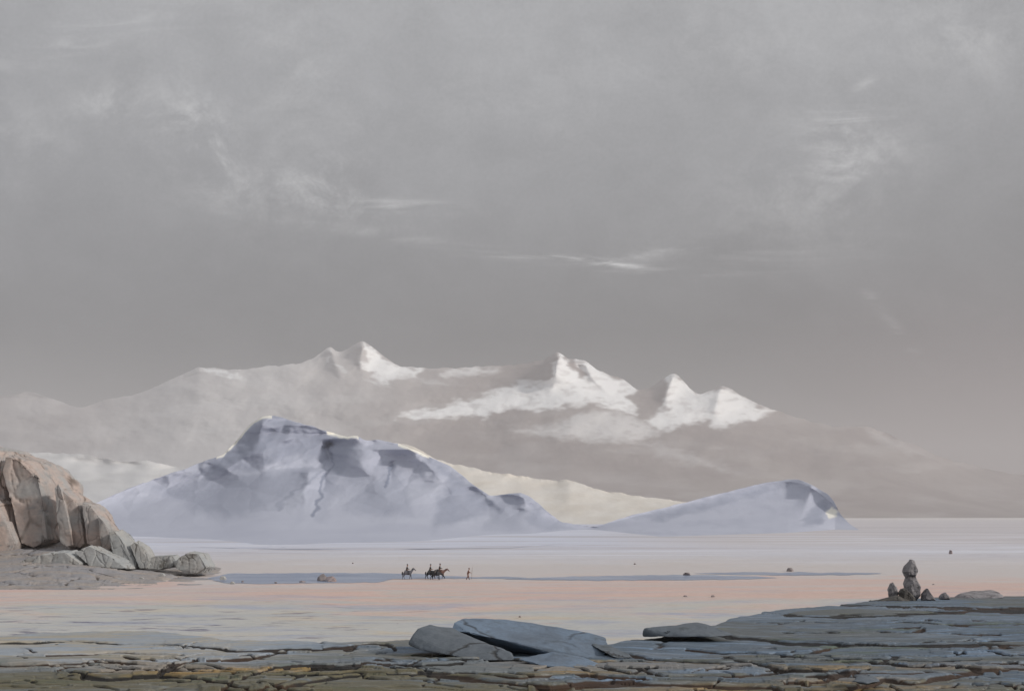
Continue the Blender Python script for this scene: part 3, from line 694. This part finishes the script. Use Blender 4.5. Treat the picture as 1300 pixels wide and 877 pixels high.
# rock apron under the crag
def build_apron():
    crest = [(-400,700),(-60,694),(30,688),(80,687),(115,692),(160,710),(200,715),(240,720),(280,726),(310,735),(330,741)]
    foot = [(-400,752),(0,750),(100,751),(200,747),(280,743),(330,742)]
    us = np.linspace(-400, 330, 560); T = np.linspace(0, 1, 110)[:, None]
    cr, ft = curve(crest, us), curve(foot, us)
    df = CAMH*F/(ft-HZ); dc = 195-0*us
    P = ft[None]+(cr-ft)[None]*T
    D = df[None]+(np.maximum(dc, df+2)-df)[None]*T**0.9
    X = (us[None]-CX)/F*D; Z = CAMH-(P-HZ)/F*D
    wx = X+2.2*fbm(X*.1, D*.1, 4, 501); wy = D+2.2*fbm(X*.1, D*.1, 4, 502)
    e, r, ox, oy = voronoi((wx+.25*wy)/11, wy/6, 510)
    ck = sstep(0.055, 0.0, e)
    e2, r2, _, _ = voronoi(wx/5, wy/1.8, 520)
    ck = np.maximum(ck, .35*sstep(.05, 0, e2))
    Z = Z + (((r-.5)*.6 + oy*.5*(r-.3))*sstep(0, .2, e) - .35*ck + .12*fbm(X*.2, D*.2, 4, 530))*sstep(0, .15, T)*sstep(1.02, .9, T+0*X) - .25*(1-sstep(0, .1, T))
    nb = 10; t = np.linspace(0, 1, nb+1)[1:][:, None]
    Db = D[-1][None]+40*t; Xb = X[-1][None]+0*t; Zb = Z[-1][None]*(1-t)-1*t
    m, n, b, pos = new_mat('apron_rock', 0.8, 0.2)
    nz = n.noise(n.mapping(pos, (.12,.3,.5)), 1.0, 6, .62, .5); fn = n.noise(n.mapping(pos, (.8,1.6,2)), 1.0, 6, .68)
    c = n.mix(n.remap(nz, .38, .62), A(150,148,150), A(164,154,146))
    c = n.mix(n.remap(fn, .5, .7, 0, .5), c, A(118,114,112))
    c = n.mix(n.remap(n.math('ADD', n.attr('crack'), n.math('MULTIPLY', n.math('SUBTRACT', fn, .5), .7), True), .3, .8, 0, .8), c, (.07,.055,.045,1))
    n.plug(b.inputs['Base Color'], c); bump(n, b, fn, .7, .25)
    z0 = np.zeros((nb, len(us)))
    o = grid_object('rock_ledge', np.vstack([X, Xb]), np.vstack([D, Db]), np.vstack([Z, Zb]), m, {'crack': np.vstack([ck, z0])})
    tag(o, 'sloping cracked rock ledge at the foot of the left crag', 'rock ledge', kind='structure')
build_apron()

CG = 'blocks of the crag at left'
for name, ol, D, th, mat, seed, lab in [
 ('crag', [(-110,550),(-40,556),(0,567),(18,573),(30,590),(36,640),(44,692),(20,700),(-40,700),(-110,700)], 199, 22, CRAG, 11, 'tallest grey crag block, running off the left border'),
 ('crag', [(20,576),(36,580),(50,586),(62,600),(70,612),(77,640),(81,688),(62,697),(46,695),(30,650),(20,600)], 195, 18, CRAG, 21, 'second tallest crag block, blushing on its upper right shoulder'),
 ('crag', [(-110,622),(-40,626),(0,632),(8,640),(16,660),(30,690),(26,704),(0,710),(-110,716)], 190, 8, CRAG, 12, 'squat grey crag block leaning in front of the tallest one at the left border'),
 ('crag', [(74,616),(79,612),(84,618),(90,640),(96,672),(101,694),(92,697),(82,690),(77,650)], 188, 7, CRAG, 13, 'narrow upright sliver of rock, against the right side of the second tallest crag block'),
 ('crag', [(85,621),(94,626),(103,633),(109,648),(113,670),(115,690),(108,697),(98,694),(92,660)], 189, 8, CRAG, 22, 'pinkish upright block between the narrow sliver and the next blushing block'),
 ('crag', [(108,636),(117,638),(126,646),(132,656),(137,668),(140,694),(130,699),(117,690),(111,655)], 187, 7, CRAG, 14, 'tall blushing crag block, fourth step down the staircase of blocks'),
 ('crag', [(128,655),(136,661),(143,671),(147,690),(143,702),(134,700),(130,680)], 185, 5, CRAG, 23, 'slim block behind the slanting wedge of rock'),
 ('crag', [(143,674),(150,672),(158,681),(168,695),(178,712),(180,722),(165,720),(148,706),(144,694)], 183, 6, CRAGP, 15, 'wedge of grey rock slanting right, below the slim block'),
 ('crag', [(167,691),(173,686),(184,693),(191,703),(194,712),(190,722),(180,722),(172,706)], 182, 4, CRAGP, 16, 'small knobbly rock just right of the slanting wedge'),
 ('slab', [(186,709),(200,705),(222,704),(228,712),(222,720),(205,723),(188,722)], 183, 4, CRAGP, 17, 'low flat slab between the knobbly rock and the pale angular boulder'),
 ('boulder', [(222,714),(231,706),(242,700),(257,702),(264,712),(268,720),(262,728),(240,728),(226,722)], 180, 6, CRAGP, 18, 'pale angular boulder at the right end of the left outcrop'),
 ('slab', [(22,716),(40,706),(70,699),(92,699),(112,714),(108,724),(78,728),(44,726)], 178, 7, CRAGP, 19, 'broad smooth slab lying at the foot of the tallest crag blocks'),
 ('slab', [(98,700),(116,692),(136,700),(160,714),(168,722),(140,724),(116,718)], 178, 5, CRAGP, 20, 'tilted grey slab below the blushing block, right of the broad smooth slab')]:
    o = block(name, ol, D, th, mat, seed, amp=0.02, bevel=0.006, front=.93, back=.85, crack=.9, cuts=5)
    tag(o, lab, 'rock', CG)
# rubble strewn on the ledge below the crag
for k, (px, py, w_, D, lab) in enumerate([(206,731,7,172,'small stone on the ledge below the low flat slab'), (150,738,9,166,'flat stone on the ledge straight below the slanting wedge'), (108,742,8,163,'lone stone near the front of the ledge, below the tilted slab'),
        (180,735,5,169,'little stone on the ledge below the knobbly rock'), (283,735,8,166,'stone on the tip of the ledge, right of the pale boulder'), (60,739,11,165,'wide stone on the ledge below the broad smooth slab'), (295,741,6,160,'little pink-grey stone in front of the tip of the ledge')]):
    h_ = w_*.55; rr = random.Random(k+300)
    ol = [(px-w_*.5,py), (px-w_*.42,py-h_*.6), (px-w_*.1+rr.uniform(-1,1),py-h_), (px+w_*.25,py-h_*.85), (px+w_*.5,py-h_*.25), (px+w_*.45,py+1), (px-w_*.4,py+1)]
    tag(block('stone', ol, D, w_*D/F, CRAGP, 300+k, amp=.03, bevel=.02, cuts=3), lab, 'stone', 'rubble on the left ledge')

# rocks lying on the shelf
def P3(l): return [at(*p) for p in l]
o = hull_rock('boulder', P3([(573,800,17.9),(577,790,18.1),(590,785,18.5),(640,786,18.8),(700,794,18.8),(745,803,18.6),(768,810,18.4),(771,818,18.0),(766,838,17.3),(740,838,17.3),(690,826,17.4),(640,812,17.5),(597,803,17.6),(610,822,18.1),(700,838,17.9),(640,800,19.6),(760,822,19.2),(590,800,19.3)]), SLATE, 31, .014, 5, .03)
tag(o, 'largest slate blue boulder in the foreground, long and sloping to the right', 'boulder', 'boulders on the rock shelf')
o = hull_rock('boulder', P3([(518,818,17.3),(521,806,17.4),(530,797,17.6),(545,793,17.9),(575,798,17.9),(612,812,17.2),(650,828,16.6),(655,838,16.4),(600,838,16.5),(530,824,17.1),(600,815,18.3),(540,806,18.6)]), SLATEB, 32, .016, 5, .03)
tag(o, 'dull grey boulder tucked against the left end of the long slate boulder', 'boulder', 'boulders on the rock shelf')
o = hull_rock('slab', P3([(815,808,21.0),(817,797,21.0),(840,794,21.6),(870,792,22.0),(885,789,21.6),(896,793,21.2),(915,801,20.9),(935,806,20.8),(900,808,20.5),(850,809,20.7),(830,800,22.6),(905,800,22.6)]), SLATEB, 33, .016, 5, .025)
tag(o, 'flat slab with black undercut front edge, lying on the shelf right of the long boulder', 'rock', 'boulders on the rock shelf')
o = hull_rock('slab', P3([(655,836,15.6),(700,826,16.0),(735,832,16.0),(762,842,15.8),(750,848,15.3),(690,846,15.2),(700,840,16.6),(750,846,16.6)]), SLATE, 34, .02, 4, .03)
tag(o, 'thin broken slab at the foot of the long slate boulder', 'rock', 'boulders on the rock shelf')
o = hull_rock('slab', P3([(1080,864,12.6),(1090,857,13.0),(1110,858,13.1),(1118,864,12.8),(1100,867,12.4),(1098,868,13.3)]), SLATEB, 35, .02, 4, .03)
tag(o, 'small dark stone low on the shelf near the lower right edge of the picture', 'stone', 'boulders on the rock shelf')
o = hull_rock('slab', P3([(750,818,17.9),(765,815,18.2),(800,830,17.4),(805,835,17.1),(780,834,17.0),(770,828,18.4)]), SLATEB, 36, .02, 4, .03)
tag(o, 'dark wedge of stone against the right end of the long slate boulder', 'rock', 'boulders on the rock shelf')
o = hull_rock('slab', P3([(1208,760,47),(1218,752,47),(1232,749.5,48),(1258,749,48),(1270,752,47.5),(1275,758,46.5),(1240,761,46),(1225,757,50),(1262,757,50)]), CAIRN, 37, .018, 4, .03)
tag(o, 'long flat-topped grey rock on the skyline right of the cairn', 'rock', 'boulders on the rock shelf')

# the cairn
CGp = 'stones of the cairn'
for ol, D, th, mat, seed, lab in [
 ([(1147,726),(1150,719),(1157,709.5),(1161,711),(1166,724),(1163,732),(1151,733)], 44, .55, CAIRN, 41, 'pointed top stone of the cairn'),
 ([(1149,741),(1152,731),(1162,730.5),(1169,743),(1169,757),(1164,762),(1154,761)], 44, .75, CAIRN, 42, 'large upright stone carrying the pointed top stone of the cairn'),
 ([(1142,752),(1145,747),(1150,746.5),(1156,752),(1163,759),(1162,765),(1148,765),(1143,760)], 43.4, .5, CAIRND, 43, 'blackish stone wedged in front of the upright cairn stone'),
 ([(1128,748),(1131,740),(1134,739),(1138,745),(1141,752),(1139,760),(1130,760)], 43.8, .4, CAIRN, 44, 'small pointed stone standing left of the cairn'),
 ([(1171,754),(1175,749),(1178,747),(1182,752),(1188,762),(1180,764),(1171,762)], 43.8, .5, CAIRN, 45, 'small leaning stone standing right of the cairn'),
 ([(1105,763),(1118,760),(1130,757.5),(1141,755),(1152,762),(1160,765),(1140,768),(1112,766)], 43, .8, CAIRND, 46, 'low dark slab under the left foot of the cairn'),
 ([(1193,757),(1197,753),(1201,752),(1205,756),(1207,761),(1194,761)], 45, .4, CAIRN, 47, 'little rounded stone between the cairn and the flat-topped rock')]:
    o = block('cairn_stone', ol, D, th, mat, seed, amp=0.03, cuts=3, bevel=.004, back=.5, front=.62, crack=.7)
    o.data.polygons.foreach_set('use_smooth', [False]*len(o.data.polygons))
    tag(o, lab, 'stone', CGp)

# stones scattered on the plain
def plain_stone(px, py, w, h, mat, seed, lab):
    if w < 9: w, h = w*.7, h*.7
    D = ground_depth(py); s = D/F; rnd = random.Random(seed)
    b = at(px, py, D); pts = []
    for k in range(22):
        a = rnd.uniform(0, 6.28); e = rnd.uniform(-.3, 1)
        rr = math.sqrt(max(0.05, 1-e*e*.8))
        pts.append(Vector((b.x+math.cos(a)*rr*w*s/2, b.y+math.sin(a)*rr*w*s/2, max(e, -.2)*h*s)))
    tag(hull_rock('stone', pts, mat, seed, .04, 2, .05), lab, 'stone', 'stones scattered on the plain')
for px, py, w, h, m, sd, lab in [
 (410,737,15,9,PSTONE,61,'low grey boulder in the water, with a rosy stone beside it'),
 (420,738,15,7,PINKST,62,'rosy brown stone right of the low grey boulder in the water'),
 (872,730,10,4,PSTONE,63,'grey stone by the far shore, left of the rounder one'),
 (1003,725,9,5,PSTONE,64,'rounded grey stone near the right end of the water'),
 (1207,703,7,8,PINKST,65,'lone faint pointed stone far out on the right plain above the cairn'),
 (308,739,5,4,PSTONE,66,'dark little stone at the left end of the water beside the ledge'),
 (350,740,6,3,PSTONE,67,'dark little stone on the near shore, between ledge and rosy stone'),
 (384,739,9,2.5,PSTONE,68,'flat dark stone just left of the boulder in the water'),
 (272,723,6,3.5,CAIRND,69,'dark stone close against the right side of the pale angular boulder'),
 (660,783,5,3,PSTONE,70,'tiny dark stone on the bare plain behind the long slate boulder'),
 (505,792,5,2.5,PSTONE,71,'tiny dark stone on the plain left of the dull grey boulder'),
 (806,716,5,2.5,PSTONE,72,'tiny dark stone on the snow beyond the water, right of the walker'),
 (1185,742,5,2,PSTONE,73,'tiny stone on the pink ground behind the right of the cairn'),
 (870,757,8,2.5,PINKST,74,'flat stone on the pink ground near the middle of the plain'),
 (905,757,7,3,PSTONE,75,'right one of two stones on the pink ground of the plain'),
 (448,715,4,2,PSTONE,76,'tiny dark stone on the snow beyond the water, left of the riders')]:
    plain_stone(px, py, w, h, m, sd, lab)

# ------------------------------------------------------------------ riders, horses, walker
def skin(name, verts, edges, mat, parent=None, levels=1, root=0):
    """one continuous surface grown round a skeleton of (x, y, z, radius) joints"""
    bm = bmesh.new(); L = bm.verts.layers.skin.verify()
    vs = []
    for i, (x, y, z, r) in enumerate(verts):
        v = bm.verts.new((x, y, z)); v[L].radius = (r, r); v[L].use_root = (i == root); vs.append(v)
    for a, b in edges: bm.edges.new((vs[a], vs[b]))
    me = bpy.data.meshes.new(name+'_skeleton'); bm.to_mesh(me); bm.free()
    t = bpy.data.objects.new('tmp', me); COL.objects.link(t)
    t.modifiers.new('s', 'SKIN').use_smooth_shade = True
    t.modifiers.new('u', 'SUBSURF').levels = levels
    dg = bpy.context.evaluated_depsgraph_get()
    out = bpy.data.meshes.new_from_object(t.evaluated_get(dg)); out.name = name
    bpy.data.objects.remove(t); bpy.data.meshes.remove(me)
    out.materials.clear()
    return link(name, out, mat, parent)
class Sk:
    def __init__(s): s.v = []; s.e = []
    def chain(s, pts, start=None):
        prev = start; ids = []
        for p in pts:
            s.v.append(p); i = len(s.v)-1
            if prev is not None: s.e.append((prev, i))
            prev = i; ids.append(i)
        return ids
def empty(name, loc, rz=0, scale=1):
    o = bpy.data.objects.new(name, None); COL.objects.link(o); o.location = loc; o.rotation_euler.z = rz; o.scale = (scale,)*3
    o.empty_display_size = .2
    return o
SKIN = flat_mat('weathered_skin', A(176,132,108), .6); EYE = flat_mat('eye', (.02,.02,.02,1), .3)
def finger_hand(s, wrist, d, side):
    """palm and five unequal fingers, slightly curled"""
    w = Vector(s.v[wrist][:3]); d = Vector(d).normalized(); lat = Vector((0, side, 0)); dn = Vector((0,0,-1))
    palm = w + d*.07; pi = s.chain([tuple(palm)+(.034,)], wrist)[0]
    for k, L in enumerate((.06, .075, .07, .052)):
        o_ = palm + lat*(.03-.02*k)
        s.chain([tuple(o_+d*.03)+(.011,), tuple(o_+d*(.03+L*.6)+dn*.012)+(.010,), tuple(o_+d*(.02+L*.8)+dn*.04)+(.008,)], pi)
    s.chain([tuple(w+d*.03+lat*.04)+(.012,), tuple(w+d*.075+lat*.055+dn*.02)+(.009,)], pi)
def person(loc, rz, pose, coat, trousers, hat, label):
    o = empty('person', loc, rz)
    tag(o, label, 'person')
    body = Sk()
    sp, arms, legs, head = pose['spine'], pose['arms'], pose['legs'], pose['head']
    c = body.chain([sp[0]+(.13,), sp[1]+(.12,), sp[2]+(.14,)])
    nk = body.chain([head[0]+(.055,)], c[2])
    hd = Vector(head[1])
    hb = body.chain([tuple(hd+Vector((.01,0,-.07)))+(.075,), tuple(hd)+(.092,), tuple(hd+Vector((-.01,0,.075)))+(.075,)], nk[0])
    body.chain([tuple(hd+Vector((.115,0,-.01)))+(.018,)], hb[1])
    for s_ in (1, -1): body.chain([tuple(hd+Vector((-.01,.105*s_,0)))+(.02,)], hb[1])
    for side, a in zip((1, -1), arms):
        ids = body.chain([a[0]+(.06,), a[1]+(.045,), a[2]+(.03,)], c[2])
        finger_hand(body, ids[-1], pose['hand_dir'], side)
    for l in legs:
        body.chain([l[0]+(.085,), l[1]+(.06,), l[2]+(.042,), l[3]+(.035,)], c[0])
    skin('body', body.v, body.e, SKIN, o, 1)
    for s_ in (1, -1):
        bm = bmesh.new(); bmesh.ops.create_icosphere(bm, subdivisions=1, radius=.014)
        for v in bm.verts: v.co += hd+Vector((.088, .035*s_, .015))
        me = bpy.data.meshes.new('eye'); bm.to_mesh(me); bm.free(); link('eye', me, EYE, o)
    ct = Sk()
    k = ct.chain([(sp[0][0], sp[0][1], sp[0][2]-.08, .18), sp[0]+(.17,), sp[1]+(.165,), sp[2]+(.18,), head[0][:2]+(head[0][2]-.03, .08)])
    for a in arms:
        m_ = tuple((Vector(a[1])+Vector(a[2]))*.5+(Vector(a[2])-Vector(a[1]))*.35)
        ct.chain([a[0]+(.09,), a[1]+(.075,), m_+(.06,)], k[3])
    skin('coat', ct.v, ct.e, coat, o, 1)
    for l in legs:
        t = Sk(); t.chain([sp[0]+(.1,), l[0]+(.105,), l[1]+(.085,), tuple(Vector(l[2])+Vector((0,0,.06)))+(.06,)]); skin('trouser_leg', t.v, t.e, trousers, o, 1)
        b = Sk(); b.chain([tuple(Vector(l[2])+Vector((0,0,.12)))+(.065,), l[2]+(.06,), l[3]+(.045,)]); skin('boot', b.v, b.e, BOOT, o, 1)
    # soft brimmed hat
    bm = bmesh.new()
    bmesh.ops.create_cone(bm, cap_ends=True, segments=20, radius1=.17, radius2=.165, depth=.015)
    r = bmesh.ops.create_cone(bm, cap_ends=True, segments=20, radius1=.105, radius2=.075, depth=.13)
    for v in r['verts']: v.co.z += .073
    for v in bm.verts: v.co += hd+Vector((-.01,0,.075))
    me = bpy.data.meshes.new('hat'); bm.to_mesh(me); bm.free(); link('hat', me, hat, o)
    return o
DARK = flat_mat('dark_wool', (.035,.035,.042,1)); DARK2 = flat_mat('charcoal_wool', (.05,.05,.055,1)); BOOT = flat_mat('boot_leather', (.03,.024,.02,1), .5)
BROWN = flat_mat('brown_wool', A(140,104,88)); BROWN2 = flat_mat('rust_wool', A(120,88,78)); HATM = flat_mat('black_felt', (.02,.02,.022,1))
def ride(h):
    return dict(spine=[(-.05,0,h+.08),(-.02,0,h+.32),(0,0,h+.5)], head=[(.02,0,h+.66),(.05,0,h+.8)],
      arms=[[(0,.2,h+.52),(.1,.27,h+.27),(.36,.1,h+.2)], [(0,-.2,h+.52),(.1,-.27,h+.27),(.36,-.1,h+.2)]],
      legs=[[(.02,.15,h+.02),(.3,.31,h-.2),(.16,.34,h-.58),(.32,.36,h-.63)], [(.02,-.15,h+.02),(.3,-.31,h-.2),(.16,-.34,h-.58),(.32,-.36,h-.63)]],
      hand_dir=(1,0,-.2))
WALK = dict(spine=[(0,0,.88),(.05,0,1.12),(.1,0,1.33)], head=[(.14,0,1.49),(.19,0,1.63)],
      arms=[[(.1,.2,1.34),(.0,.26,1.08),(.12,.24,.88)], [(.1,-.2,1.34),(.25,-.27,1.12),(.5,-.22,1.1)]],
      legs=[[(0,.1,.82),(.12,.11,.45),(.18,.11,.08),(.34,.11,.035)], [(0,-.1,.82),(-.02,-.11,.44),(-.26,-.11,.10),(-.12,-.11,.035)]],
      hand_dir=(.7,0,-.6))
def horse(loc, rz, coatm, manem, label, pose='up', stride=.12):
    o = empty('horse', loc, rz); tag(o, label, 'horse')
    s = Sk()
    sp = s.chain([(-.1,0,1.02,.36), (-.42,0,1.06,.35), (-.7,0,1.07,.29)])
    ch = s.chain([(.22,0,1.02,.35), (.48,0,1.07,.31)], sp[0])
    if pose == 'up': nk = [(.66,0,1.28,.17),(.82,0,1.5,.125),(.93,0,1.66,.10),(1.06,0,1.58,.095),(1.2,0,1.42,.07),(1.29,0,1.32,.058)]
    elif pose == 'mid': nk = [(.7,0,1.2,.17),(.93,0,1.36,.125),(1.1,0,1.46,.10),(1.24,0,1.38,.095),(1.38,0,1.22,.07),(1.46,0,1.12,.058)]
    else: nk = [(.7,0,1.02,.17),(.95,0,.84,.125),(1.15,0,.68,.10),(1.26,0,.56,.09),(1.34,0,.38,.07),(1.38,0,.26,.058)]
    n_ = s.chain(nk, ch[1])
    poll = Vector(nk[2][:3])
    for y in (.06, -.06): s.chain([(poll.x-.02, y, poll.z+.1, .03), (poll.x, y*1.2, poll.z+.2, .012)], n_[2])
    for i, y in enumerate((.15, -.15)):
        k = stride*(1 if i else -1)
        s.chain([(.45, y, .85, .115), (.47+k*.5, y, .48, .062), (.45+k*1.2, y, .12, .045), (.5+k*1.2, y, .045, .06)], ch[1])
        s.chain([(-.62, y, .88, .15), (-.5-k*.3, y, .7, .1), (-.72-k*.8, y, .46, .06), (-.66-k*1.4, y, .12, .045), (-.6-k*1.4, y, .045, .06)], sp[2])
    skin('body', s.v, s.e, coatm, o, 1)
    t = Sk(); t.chain([(-.74,0,1.2,.07), (-.82,0,1.08,.1), (-.84,0,.86,.11), (-.82,0,.6,.06)]); skin('tail', t.v, t.e, manem, o, 1)
    m = Sk(); m.chain([tuple(Vector(p[:3])+Vector((-.10,0,.09)))+(.06,) for p in nk[:3]]); skin('mane', m.v, m.e, manem, o, 1)
    for y in (.068, -.068):
        bm = bmesh.new(); bmesh.ops.create_icosphere(bm, subdivisions=1, radius=.018)
        for v in bm.verts: v.co += Vector(nk[3][:3])+Vector((.02, y*1.25, .03))
        me = bpy.data.meshes.new('eye'); bm.to_mesh(me); bm.free(); link('eye', me, EYE, o)
    a = Sk(); a.chain([(-.34,0,1.36,.09), (-.12,0,1.31,.08), (.12,0,1.36,.09)]); a.chain([(-.1,.24,1.22,.09), (-.08,.31,1.0,.05)], 1); a.chain([(-.1,-.24,1.22,.09), (-.08,-.31,1.0,.05)], 1)
    skin('saddle', a.v, a.e, BOOT, o, 1)
    return o
HB = flat_mat('dark_horse_coat', (.03,.032,.036,1), .6, s=5); HG = flat_mat('grey_horse_coat', A(96,96,104), .6, s=4); HBR = flat_mat('brown_horse_coat', A(112,84,76), .6, s=4)
MANE = flat_mat('dark_mane', (.018,.018,.02,1))
def on_plain(px, py, dy=0.0):
    D = ground_depth(py)+dy; v = at(px, py, D); v.z = 0.0; return v
p = on_plain(517.5, 735); horse(p, .15, HG, MANE, 'grey horse ridden apart at the left, head raised', 'up')
person(p+Vector((-.08,0,0)), .15, ride(1.38), DARK, DARK2, HATM, 'person in dark coat and hat riding alone on the leftmost horse')
p = on_plain(547, 735); horse(p, .1, HB, MANE, 'blackish horse under the left rider of the pair', 'mid', .16)
person(p+Vector((-.08,0,0)), .1, ride(1.38), DARK, DARK2, HATM, 'person in dark coat riding the rear horse of the close group')
p = on_plain(553.5, 735.3, -1.4); horse(p, -.1, HB, MANE, 'dark packhorse lowering its head between the two riders', 'down', .1)
PK = Sk(); PK.chain([(-.3,0,1.5,.17), (-.08,0,1.52,.19), (.14,0,1.5,.16)]); PK.chain([(-.1,.3,1.3,.15), (-.1,.38,1.1,.13)], 1); PK.chain([(-.1,-.3,1.3,.15), (-.1,-.38,1.1,.13)], 1)
b = skin('pack', PK.v, PK.e, flat_mat('canvas_pack', A(104,100,98)), None, 1); b.location = p; b.rotation_euler.z = -.1
tag(b, 'bulky pack slung over the lowered-head packhorse', 'pack')
p = on_plain(559, 734.5, 1.2); horse(p, .0, HBR, MANE, 'brown horse leading the close group, head forward', 'mid', .14)
person(p+Vector((-.08,0,0)), .0, ride(1.38), DARK2, BROWN2, HATM, 'person in charcoal coat riding the brown leading horse')
p = on_plain(594, 735.5); person(p, .1, WALK, BROWN, BROWN2, BROWN2, 'person in brown walking on foot with a tall staff, right of the riders')
st = Sk(); st.chain([(0,0,.0,.022), (.05,0,.95,.024), (.12,0,1.95,.018)])
b = skin('staff', st.v, st.e, flat_mat('staff_wood', A(120,92,76)), None, 1); b.location = p+Vector((.58,-.2,0))
tag(b, 'tall thin wooden staff held upright by the walker in brown', 'staff')
